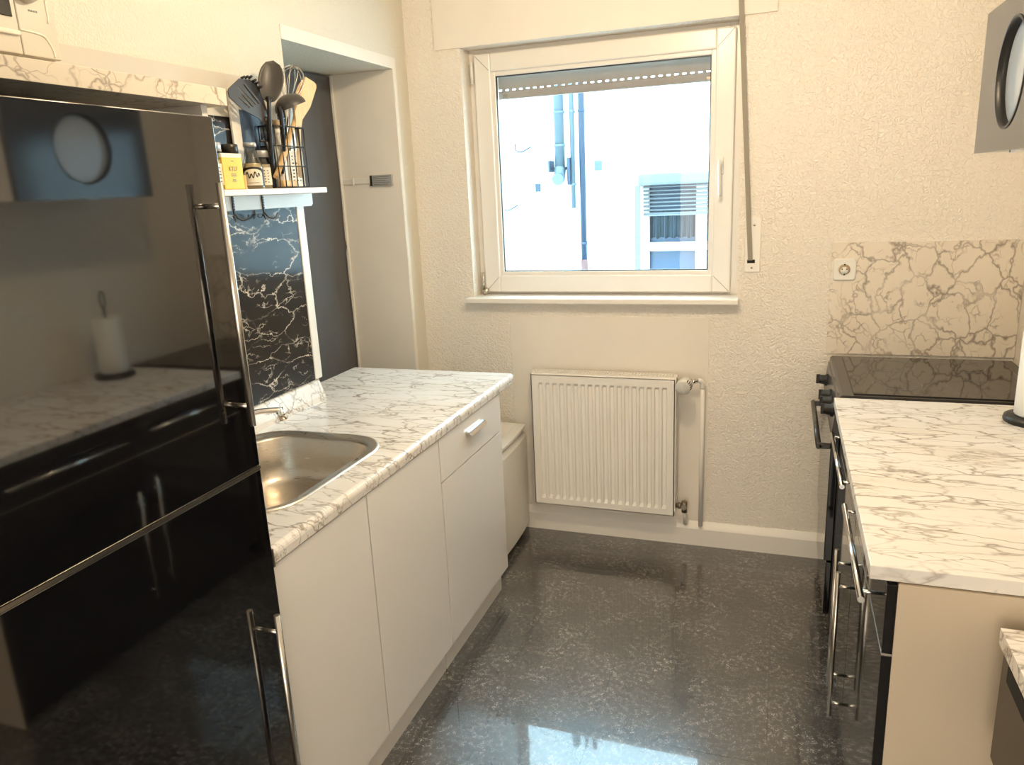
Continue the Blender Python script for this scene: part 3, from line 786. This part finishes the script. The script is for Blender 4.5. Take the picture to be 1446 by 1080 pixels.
# sauce bottle
c = yz(359.5, 262, .07)
t = thing('sauce_bottle', (.07, c.y, ZS), 'glass sauce bottle with tapering neck and arched white label on black', 'bottle')
MB().lathe([(.029, 0), (.031, .004), (.031, .060), (.027, .078), (.020, .092), (.0185, .122)], (.07, c.y, ZS+.0005), 28).build('glass', M['jarglass'], t)
MB().lathe([(0, .002), (.0285, .002), (.0285, .056), (.022, .074), (0, .076)], (.07, c.y, ZS+.001), 24).build('sauce', M['mustard'], t)
MB().lathe([(.0195, 0), (.0195, .010), (.017, .012), (0, .012)], (.07, c.y, ZS+.1230), 24).build('cap', M['greylid'], t)
A0 = math.atan2(CY-c.y, CX-.07)
def wrap(R, prof, name, mat, par):
    b = MB(); rows = []
    n = 14
    for j in range(2):
        row = []
        for k in range(n+1):
            u = k/n*2-1; a = A0+u*prof['a']; z = prof['z0'] if j == 0 else prof['z1']+prof['arch']*math.sqrt(max(0, 1-u*u))
            row.append((.07+R*math.cos(a), c.y+R*math.sin(a), ZS+z))
        rows.append(row)
    b.grid(rows); return b.build(name, M[mat], par)
lb = wrap(.0316, dict(a=1.25, z0=.008, z1=.052, arch=.012), 'label', 'ink', t)
wrap(.0321, dict(a=.92, z0=.010, z1=.046, arch=.012), 'label_face', 'label', lb)
b = MB(); cyc = []
for i in range(40):
    u = i/39; a = A0-.62+1.24*u; z = .040+.007*math.sin(u*22)+.003*math.cos(u*9)
    cyc.append((.07+.0325*math.cos(a), c.y+.0325*math.sin(a), ZS+z))
b.tube(cyc, .0014, 6); b.tube([(.07+.0324*math.cos(A0-.5+i*.1), c.y+.0324*math.sin(A0-.5+i*.1), ZS+.018) for i in range(11)], .0006, 5)
b.build('script_mark', M['ink'], lb)

# chopping boards at the back
p0 = yz(320, 128, .02); p1 = yz(335, 150, .02)
tag(bx(.016, .024, p0.y, p1.y, ZS+.0005, p0.z, bev=.0015).build('white_board', M['white']), 'thin white board standing upright at the back of the shelf', 'board')
p0 = yz(337, 155, .024); p1 = yz(383, 155, .024)
b = MB(); z1_ = 1.868
b.plate([(.017, p0.y, 1.650), (.017, p1.y, 1.650), (.017, p1.y, z1_-.02), (.017, p1.y-.02, z1_), (.017, p0.y, z1_)], (.007, 0, 0))
b.box(.017, .024, p0.y+.01, p1.y-.01, ZS+.0005, 1.651)
tag(b.build('dark_board', M['bluebag']), 'dark blue glossy chopping board standing behind the jars', 'board')

# wire basket
KY0, KY1, KX0, KX1, KH = -1.128, -.972, .030, .088, 1.822
t = thing('wire_basket', (.058, (KY0+KY1)/2, ZS), 'black wire utensil basket at the right end of the white shelf', 'basket')
b = MB()
for z in (ZS+.003, 1.700, 1.762, KH): b.tube([(KX0, KY0, z), (KX1, KY0, z), (KX1, KY1, z), (KX0, KY1, z)], .0019 if z < 1.8 else .0026, 6, closed=True)
b.build('ring', M['wire'], t)
b = MB()
n = 5
for i in range(n+1):
    y = KY0+(KY1-KY0)*i/n
    for x in (KX0, KX1): b.cyl((x, y, ZS+.002), (x, y, KH), .0016, seg=6)
for x in (.048, .070):
    for y in (KY0, KY1): b.cyl((x, y, ZS+.002), (x, y, KH), .0016, seg=6)
b.build('upright', M['wire'], t)
b = MB()
for i in range(11):
    y = KY0+(KY1-KY0)*i/10; b.cyl((KX0, y, ZS+.003), (KX1, y, ZS+.003), .0014, seg=6)
b.build('base_grid', M['wire'], t)

def z3(l, x): return [yz(300+a*.11111, 80+c_*.11111, x) for a, c_ in l]
# slotted turner
x = .078
t = thing('slotted_turner', tuple(yz(384, 255, x)), 'dark slotted turner leaning left out of the basket', 'utensil')
out = z3([(200, 440), (215, 400), (345, 275), (380, 280), (470, 400), (600, 560), (680, 680), (700, 760), (705, 860), (640, 850), (600, 790), (380, 665), (320, 605), (215, 510)], x)
def slot(a, c_, wd=9):
    d = Vector((c_[0]-a[0], c_[1]-a[1])).normalized(); nn = Vector((-d.y, d.x))*wd
    return z3([(a[0]+nn.x, a[1]+nn.y), (c_[0]+nn.x, c_[1]+nn.y), (c_[0]-nn.x, c_[1]-nn.y), (a[0]-nn.x, a[1]-nn.y)], x)
hl = [slot((330, 520), (470, 650)), slot((370, 480), (510, 640)), slot((330, 385), (545, 610)), slot((395, 350), (590, 600))]
MB().plate(out, (-.003, 0, 0), holes=hl).build('head', M['nylon'], t)
e = yz(388, 250, x-.02)
MB().tube(smooth_curve([yz(374, 166, x), yz(380, 190, x-.004), yz(384, 220, x-.012), e], 5), .0065, 10).build('handle', M['nylon_black'], t)
# pasta server with teeth
x = .060
t = thing('pasta_server', tuple(yz(386, 250, x)), 'black toothed pasta server behind the slotted turner', 'utensil')
b = MB(); b.plate(z3([(360, 285), (470, 290), (560, 345), (610, 420), (700, 700), (640, 740), (520, 520), (420, 380)], x), (-.004, 0, 0))
for (a, c_) in ((365, 278), (410, 274), (455, 274), (510, 318), (548, 345), (585, 400)):
    p = yz(300+a*.1111, 80+c_*.1111, x); b.cyl(p, p+Vector((.012, .004, .006)), .0045, .003, seg=8)
b.build('head', M['nylon_black'], t)
MB().tube([yz(376, 158, x-.002), yz(384, 200, x-.004), yz(390, 250, x-.01)], .006, 10).build('handle', M['nylon_black'], t)
# solid spoon
x = .088
t = thing('solid_spoon', tuple(yz(386, 252, x)), 'large dark solid serving spoon standing upright, tallest in the basket', 'utensil')
c = yz(382.5, 115, x); b = MB(); rings = []
ax = (yz(386, 88, x)-yz(379.5, 143, x)); hh = ax.length/2; up = ax.normalized(); vd = Vector((CX, CY, CZ))-c; nn = (vd-up*vd.dot(up)).normalized(); side = up.cross(nn)
hh *= 1.08; W = .036; rows = []
for i in range(15):
    u = -1+2*i/14; wv = math.sqrt(max(0, 1-u*u))*W*(1+.10*u); row = []
    for k in range(13):
        s_ = -1+2*k/12; row.append(c+up*u*hh+side*wv*s_-nn*.014*(1-u*u)*(1-s_*s_))
    rows.append(row)
b.grid(rows); bmesh.ops.remove_doubles(b.b, verts=b.b.verts[:], dist=.0002); bmesh.ops.solidify(b.b, geom=b.b.faces[:], thickness=.0025)
b.build('bowl', M['nylon'], t)
MB().tube(smooth_curve([yz(380, 138, x), yz(380, 150, x+.001), yz(381.5, 190, x-.004), yz(386, 252, x-.03)], 5), [.011, .010, .008, .007]+[.0068]*12, 10).build('handle', M['nylon_black'], t)
# ladle
x = .088
t = thing('ladle', tuple(yz(397, 245, x)), 'dark soup ladle with its bowl turned down over the basket', 'utensil')
c = yz(411, 152, x); axd = Vector((-.25, -.30, 1)).normalized(); q = Vector((0, 0, 1)).rotation_difference(axd).to_matrix()
b = MB(); rings = []
R = .052
for i in range(9):
    th = PI/2*i/8; rings.append([c+q @ Vector((R*math.cos(th)*math.cos(2*PI*k/28), R*math.cos(th)*math.sin(2*PI*k/28), R*.80*math.sin(th))) for k in range(28)])
for i in range(8, -1, -1):
    th = PI/2*i/8; r2 = R-.0025; rings.append([c+q @ Vector((r2*math.cos(th)*math.cos(2*PI*k/28), r2*math.cos(th)*math.sin(2*PI*k/28), r2*.80*math.sin(th)-.0)) for k in range(28)])
b.loops(rings); bmesh.ops.remove_doubles(b.b, verts=b.b.verts[:], dist=.0002); b.build('bowl', M['nylon'], t)
MB().tube(smooth_curve([yz(394, 150, x), yz(396.5, 162, x), yz(399, 185, x-.005), yz(401, 215, x-.02), yz(398, 245, x-.03)], 5), [.0085]*6+[.007]*15, 10).build('handle', M['nylon_black'], t)
# whisk
x = .040
t = thing('whisk', tuple(yz(404, 240, x)), 'steel balloon whisk standing behind the ladle', 'utensil')
tp = yz(415, 94, x); bt = yz(407, 150, x); ax = bt-tp; L = ax.length; ax.normalize()
b = MB(); s1 = Vector((0, 1, 0)); s1 = (s1-ax*s1.dot(ax)).normalized(); s2 = ax.cross(s1)
for k in range(5):
    a = PI*k/5+.2; d = s1*math.cos(a)+s2*math.sin(a); pts = []
    for i in range(25):
        u = -1+2*i/24; wv = .038*math.sin(PI*min(1, abs(u)**.75))+.004*abs(u); pts.append(tp+ax*(L*abs(u)**1.35)+d*wv*(1 if u >= 0 else -1))
    b.tube(pts, .0011, 6)
b.build('wires', M['nickel'], t)
MB().tube([bt, yz(405.5, 185, x), yz(403, 240, x)], .008, 10).build('handle', M['chrome'], t)
# wooden spatulas
x = .064
t = thing('wooden_spatula', tuple(yz(424, 250, x)), 'broad pale orange wooden spatula leaning right out of the basket', 'utensil')
b = MB(); b.plate(z3([(1188, 256), (1290, 322), (1318, 352), (1322, 395), (1245, 640), (1145, 800), (1130, 905), (1060, 905), (1062, 800), (1050, 690), (1100, 560), (1150, 400)], x), (-.006, 0, 0)); b.build('head', M['wood'], t)
MB().tube([yz(421.5, 178, x-.003), yz(422.5, 215, x-.004), yz(424, 250, x-.006)], .0075, 10).build('handle', M['wood_pale'], t)
x = .052
t = thing('wooden_spoon', tuple(yz(388, 252, x)), 'wooden spoon with its handle crossing the basket diagonally', 'utensil')
b = MB(); b.plate(z3([(1180, 290), (1170, 400), (1120, 510), (1080, 520), (1075, 450), (1110, 360), (1150, 300)], x), (-.006, 0, 0)); b.build('head', M['wood'], t)
MB().tube([yz(421, 135, x-.003), yz(416, 170, x), yz(403, 212, x+.015), yz(390, 250, x+.025)], [.006, .007, .0095, .0095], 10).build('handle', M['wood'], t)
# four prong turner head behind the jars, corked bottle, packet
x = .070
t = thing('pronged_fork', tuple(yz(376, 250, x-.01)), 'short black pronged fork standing at the left side of the basket', 'utensil')
b = MB()
for i in range(3): b.tube([yz(368.5+i*5, 179, x), yz(370+i*4.2, 198, x)], .0028, 8)
b.tube([yz(367, 199, x), yz(381, 199, x)], .004, 8); b.build('prongs', M['nylon_black'], t)
MB().tube([yz(375, 199, x), yz(385, 225, x-.006), yz(390, 250, x-.012)], .006, 8).build('handle', M['nylon_black'], t)
x = .040; c = yz(398, 252, x)
t = thing('corked_bottle', (x, c.y, ZS+.005), 'white bottle with a cork coloured cap standing in the wire basket', 'bottle')
MB().lathe([(.021, 0), (.022, .004), (.022, .11), (.014, .135), (.012, .185)], (x, c.y, ZS+.005), 24).build('body', M['plastic'], t)
MB().lathe([(.020, 0), (.020, .020), (.018, .022), (0, .022)], (x, c.y, ZS+.1905), 20).build('cap', M['card'], t)
p0 = yz(411, 255, .05); p1 = yz(429, 255, .05)
t = thing('printed_packet', (.05, (p0.y+p1.y)/2, ZS+.005), 'white packet with small black print in the right of the basket', 'packet')
bx(.040, .056, p0.y, p1.y, ZS+.005, 1.752, bev=.002).build('packet', M['label'], t)
b = MB(); rng = random.Random(3)
for i in range(8):
    z = 1.655+i*.011
    for k in range(3):
        yy = p0.y+.006+k*.018+rng.random()*.004; b.box(.0558, .0566, yy, yy+rng.uniform(.004, .011), z, z+.004)
b.build('print', M['ink'], t)
p0 = yz(401, 262, .085); p1 = yz(420, 262, .085)
tag(bx(.066, .086, p0.y, p1.y, ZS+.005, ZS+.024, bev=.003).build('wooden_block', M['wood']), 'small block of wood lying at the front of the wire basket', 'block')

# ------------------------------------------------------------------ right side: stove
t = thing('stove', (2.1, -.32, 0), 'black freestanding electric stove with glass hob in the far right corner', 'stove')
b = MB(); b.box(1.802, 2.41, -.618, -.035, .02, .872, bev=.003); b.build('body', M['stove'], t)
b = MB(); prof = [(1.790, .872), (2.415, .872), (2.415, .893), (1.800, .893), (1.793, .889)]
b.plate([(x, -.622, z) for x, z in prof], (0, .592, 0)); hob = b.build('hob_frame', M['stove'], t)
bx(1.835, 2.375, -.605, -.045, .8925, .897, bev=.0015).build('hob_glass', M['cooktop'], t)
for (cx_, cy_, r_) in ((1.98, -.19, .09), (1.98, -.46, .075), (2.22, -.19, .075), (2.22, -.46, .09)):
    b = MB(); b.tube([(cx_+r_*math.cos(2*PI*k/40), cy_+r_*math.sin(2*PI*k/40), .8969) for k in range(40)], .0008, 4, closed=True); b.build('cooking_zone', M['greytext'], hob)
b = MB(); prof = [(1.803, .752), (1.776, .752), (1.774, .765), (1.786, .868), (1.792, .8715), (1.803, .8715)]
b.plate([(x, -.620, z) for x, z in prof], (0, .588, 0)); cpn = b.build('control_panel', M['stove'], t)
for y in (-.115, -.345, -.435, -.530):
    d = Vector((-1, 0, .11)).normalized(); c = Vector((1.781, y, .815)); q = Vector((0, 0, 1)).rotation_difference(d).to_matrix()
    kb = MB().lathe([(.024, 0), (.024, .006), (.019, .010), (.0175, .030), (.015, .033), (0, .033)], c, 24, rot=q)
    kb.box(c.x-.040, c.x-.026, y-.004, y+.004, c.z-.015, c.z+.022, bev=.002)
    kb.build('knob', M['black'], cpn)
dd = bx(1.774, 1.801, -.616, -.036, .292, .746, bev=.003).build('oven_door', M['black_front'], t)
b = MB(); b.tube([(1.738, -.045, .703), (1.738, -.595, .703)], .0095, 14)
for y in (-.06, -.585): b.box(1.737, 1.776, y-.010, y+.010, .694, .712, bev=.004)
b.build('handle', M['stove'], dd)
bx(1.782, 1.801, -.616, -.036, .085, .286, bev=.003).build('storage_drawer', M['black_front'], t)
bx(1.815, 1.83, -.61, -.04, 0, .08).build('plinth', M['black'], t)

# back splash and socket
tag(bx(1.777, XW-.001, -.007, -.0005, .899, 1.336, bev=.0005).build('marble_splashback', M['marble_v']), 'cream marbled splashback on the wall behind the stove', 'splashback')
t = thing('wall_socket', (1.825, -.0075, 1.19), 'square white wall socket at the upper left corner of the cream splashback', 'socket')
def rpl(x0, x1, z0, z1, r, y, n=6):
    return [(a, y, b_) for a, b_, _ in rr(x0, x1, z0, z1, r, 0, n)]
b = MB(); b.loops([rpl(1.783, 1.867, 1.191, 1.277, .012, -.0072), rpl(1.783, 1.867, 1.191, 1.277, .012, -.012), rpl(1.787, 1.863, 1.195, 1.273, .010, -.0155), rpl(1.793, 1.857, 1.201, 1.267, .008, -.0155), rpl(1.794, 1.856, 1.202, 1.266, .008, -.0145)], True, True, smooth=False)
fr = b.build('frame', M['plastic'], t)
b = MB(); b.lathe([(.0235, 0), (.0225, .001), (.0205, -.0)], (1.825, -.0146, 1.234), 32, rot=Matrix.Rotation(PI/2, 3, 'X')); b.build('well_ring', M['plastic'], t)
MB().lathe([(0, 0), (.0205, 0), (.0205, .0006), (0, .0006)], (1.825, -.0146, 1.234), 32, rot=Matrix.Rotation(PI/2, 3, 'X')).build('well', M['card'], t, 'recessed round well of the socket')
MB().lathe([(0, 0), (.0145, 0), (.0145, .002), (0, .002)], (1.825, -.0152, 1.230), 24, rot=Matrix.Rotation(PI/2, 3, 'X')).build('insert', M['plastic'], t)
b = MB()
for (dx, dz) in ((-.0085, .0), (.0085, .0)): b.cyl((1.825+dx, -.0172, 1.236+dz), (1.825+dx, -.0178, 1.236+dz), .0026, seg=10)
b.box(1.8225, 1.8275, -.0178, -.0165, 1.212, 1.218); b.box(1.8225, 1.8275, -.0178, -.015, 1.251, 1.256); b.build('contact_hole', M['ink'], t)

# right base units
def right_unit(y0, y1, label, near):
    t = thing('base_unit', (2.1, (y0+y1)/2, 0), label, 'cabinet', 'black fronted base units on the right')
    carcass(t, y0+.001, y1-.001, 1.822, 2.41, .10, .866, 'beige_lam')
    dr = bx(1.802, 1.820, y0, y1-.003, .720, .862, bev=.001).build('drawer', M['black_front'], t)
    dr2 = bx(1.802, 1.820, y0, y1-.003, .105, .714, bev=.001).build('door', M['black_front'], t)
    bx(1.8015, 1.8205, y0, y1-.003, .7145, .7195).build('edge_strip', M['nickel'], t)
    bx(1.86, 1.875, y0, y1, 0, .098).build('plinth', M['black_front'], t)
    return dr, dr2
a1, a2 = right_unit(-1.240, -.660, 'black fronted base unit beside the stove under the right worktop', False)
n1, n2 = right_unit(-1.818, -1.243, 'nearest black fronted base unit with cream side panel under the right worktop', True)
bx(1.8205, 2.41, -1.8195, -1.8172, 0, .866).build('side_panel', M['beige_lam'], n1.parent)
bar_handle(a1, 1.768, -1.195, .800, 0, 1.803, r=.0065, vertical=False, inset=.035, y1=-.745)
bar_handle(n1, 1.768, -1.755, .790, 0, 1.803, r=.0068, vertical=False, inset=.035, y1=-1.295)
bar_handle(a2, 1.766, -1.198, .200, .622, 1.803, r=.0055, mat='nickel')
bar_handle(n2, 1.766, -1.285, .170, .600, 1.803, r=.0055, mat='nickel')
t = thing('worktop', (2.1, -1.24, .868), 'white marbled worktop in front of the stove on the right', 'worktop')
b = MB(); b.box(1.772, XW-.001, -1.815, -.664, .868, .8965, bev=.002); b.build('slab', M['marble'], t)

# paper towel stand
c = Vector((2.285, -.83, .8965))
t = thing('paper_towel_stand', tuple(c), 'black paper towel stand on the right worktop near the stove', 'stand')
MB().lathe([(0, 0), (.078, 0), (.080, .006), (.078, .016), (.070, .020), (0, .020)], c, 36).build('base', M['black'], t)
b = MB(); b.cyl(c+Vector((0, 0, .018)), c+Vector((0, 0, .30)), .005)
pts = [c+Vector((.0, .012*math.sin(a), .33-.035*math.cos(a))) for a in [2*PI*i/20 for i in range(20)]]; b.tube(pts, .003, 8, closed=True); b.build('rod', M['wire'], t)
b = MB(); ro = .055; ri = .019; z0_ = .021; z1_ = .255
b.loops([[c+Vector((r_*math.cos(2*PI*k/36), r_*math.sin(2*PI*k/36), z_)) for k in range(36)] for r_, z_ in ((ri, z0_), (ro-.002, z0_), (ro, z0_+.003), (ro, z1_-.003), (ro-.002, z1_), (ri, z1_), (ri, z0_))])
tag(b.build('paper_towel_roll', M['paper']), 'white paper towel roll upright on the black stand', 'paper towel')

# wall cabinet with porthole
HY0, HY1, HZ0, HZ1, HX = -1.262, -.652, 1.634, 2.0, 2.10
t = thing('porthole_wall_cabinet', (2.26, -.957, HZ0), 'dark grey wall cabinet with a round porthole at the upper right', 'cabinet')
b = MB(); b.box(HX+.022, XW, HY0, HY0+.016, HZ0, HZ1); b.box(HX+.022, XW, HY1-.016, HY1, HZ0, HZ1); b.box(HX+.022, XW, HY0+.016, HY1-.016, HZ0, HZ0+.016); b.box(HX+.022, XW, HY0+.016, HY1-.016, HZ1-.016, HZ1); b.box(XW-.006, XW-.001, HY0+.016, HY1-.016, HZ0, HZ1)
b.build('body', M['white_lam'], t)
cyy, czz, rad = -.957, 1.815, .130
circ = lambda r_, x: [(x, cyy+r_*math.cos(2*PI*k/56), czz+r_*math.sin(2*PI*k/56)) for k in range(56)]
b = MB(); b.plate([(HX, HY0, HZ0), (HX, HY1, HZ0), (HX, HY1, HZ1), (HX, HY0, HZ1)], (.020, 0, 0), holes=[circ(rad, HX)])
dd = b.build('door', M['anthracite'], t)
b = MB(); b.loops([circ(rad+.0005, HX-.002), circ(rad-.006, HX-.002), circ(rad-.006, HX+.03), circ(rad+.0005, HX+.03), circ(rad+.0005, HX-.002)]); b.build('porthole_rim', M['black'], dd)
b = MB(); b.plate(circ(rad-.0065, HX+.020), (.004, 0, 0)); b.build('porthole_glass', M['frost'], dd)
b = MB(); b.box(HX+.03, HX+.07, HY1-.30, HY1-.26, HZ0-.006, HZ0); b.build('hinge_cover', M['plastic'], t)
b = MB(); b.box(HX+.03, HX+.05, HY1-.26, HY1-.245, HZ0-.005, HZ0); b.build('bolt', M['black'], t)

# wall-hung counter in the right foreground
t = thing('counter', (2.2, -2.3, .63), 'low dark box counter with marbled top in the right foreground', 'counter')
b = MB(); b.box(1.975, XW-.001, -2.75, -1.863, .800, .830, bev=.001); b.build('top', M['marble'], t)
b = MB(); b.box(1.976, XW-.001, -2.74, -1.893, .593, .799, bev=.001); b.build('box', M['dark_brown'], t)
b = MB(); b.box(1.974, 1.9765, -2.74, -1.93, .770, .799); b.build('counter_gap_shade', M['void'], t)  # dark band painted as the shadowed gap below the top

# ceiling lamp
def emit(name, col, st):
    t = NT(name); e = t.n('ShaderNodeEmission', Color=col, Strength=st); t.l(e.outputs[0], t.out.inputs[0]); return t.m
LX, LY = 1.22, -1.42
t = thing('ceiling_lamp', (LX, LY, 2.44), 'small round ceiling lamp in the middle of the kitchen', 'lamp')
MB().lathe([(.05, 0), (.055, .02), (.055, .06)], (LX, LY, 2.44), 28).build('canopy', M['white'], t)

# ------------------------------------------------------------------ lights
def light(name, typ, loc, energy, col, **kw):
    d = bpy.data.lights.new(name, typ); d.energy = energy; d.color = col
    for k, v in kw.items(): setattr(d, k, v)
    o = bpy.data.objects.new(name, d); COL.objects.link(o); o.location = loc; return o
light('lamp_bulb', 'POINT', (LX, LY, 2.39), 41, (1, .775, .50), shadow_soft_size=.035)
# fill light added behind the camera to lift lower walls and fronts
d = light('rear_fill_light', 'AREA', (1.35, YR+.06, 1.15), 33, (1, .88, .73), shape='RECTANGLE', size=1.5, size_y=2.0)
d.rotation_euler = (PI/2, 0, 0)
w = bpy.data.worlds.new('sky'); scene.world = w; w.use_nodes = True
nt = w.node_tree; bg = nt.nodes['Background']
tc = nt.nodes.new('ShaderNodeTexCoord'); sp_ = nt.nodes.new('ShaderNodeSeparateXYZ'); rp = nt.nodes.new('ShaderNodeValToRGB')
nt.links.new(tc.outputs['Generated'], sp_.inputs[0]); nt.links.new(sp_.outputs[2], rp.inputs[0]); nt.links.new(rp.outputs[0], bg.inputs[0])
rp.color_ramp.elements[0].color = (.56, .86, 1, 1); rp.color_ramp.elements[1].color = (.50, .80, 1, 1)
bg.inputs[1].default_value = 12

vs = scene.view_settings; vs.view_transform = 'Standard'; vs.look = 'None'; vs.gamma = 1; vs.use_curve_mapping = False; vs.exposure = 0.15
scene.cycles.max_bounces = 12; scene.cycles.transparent_max_bounces = 16
try: scene.cycles.use_denoising = True
except Exception: pass
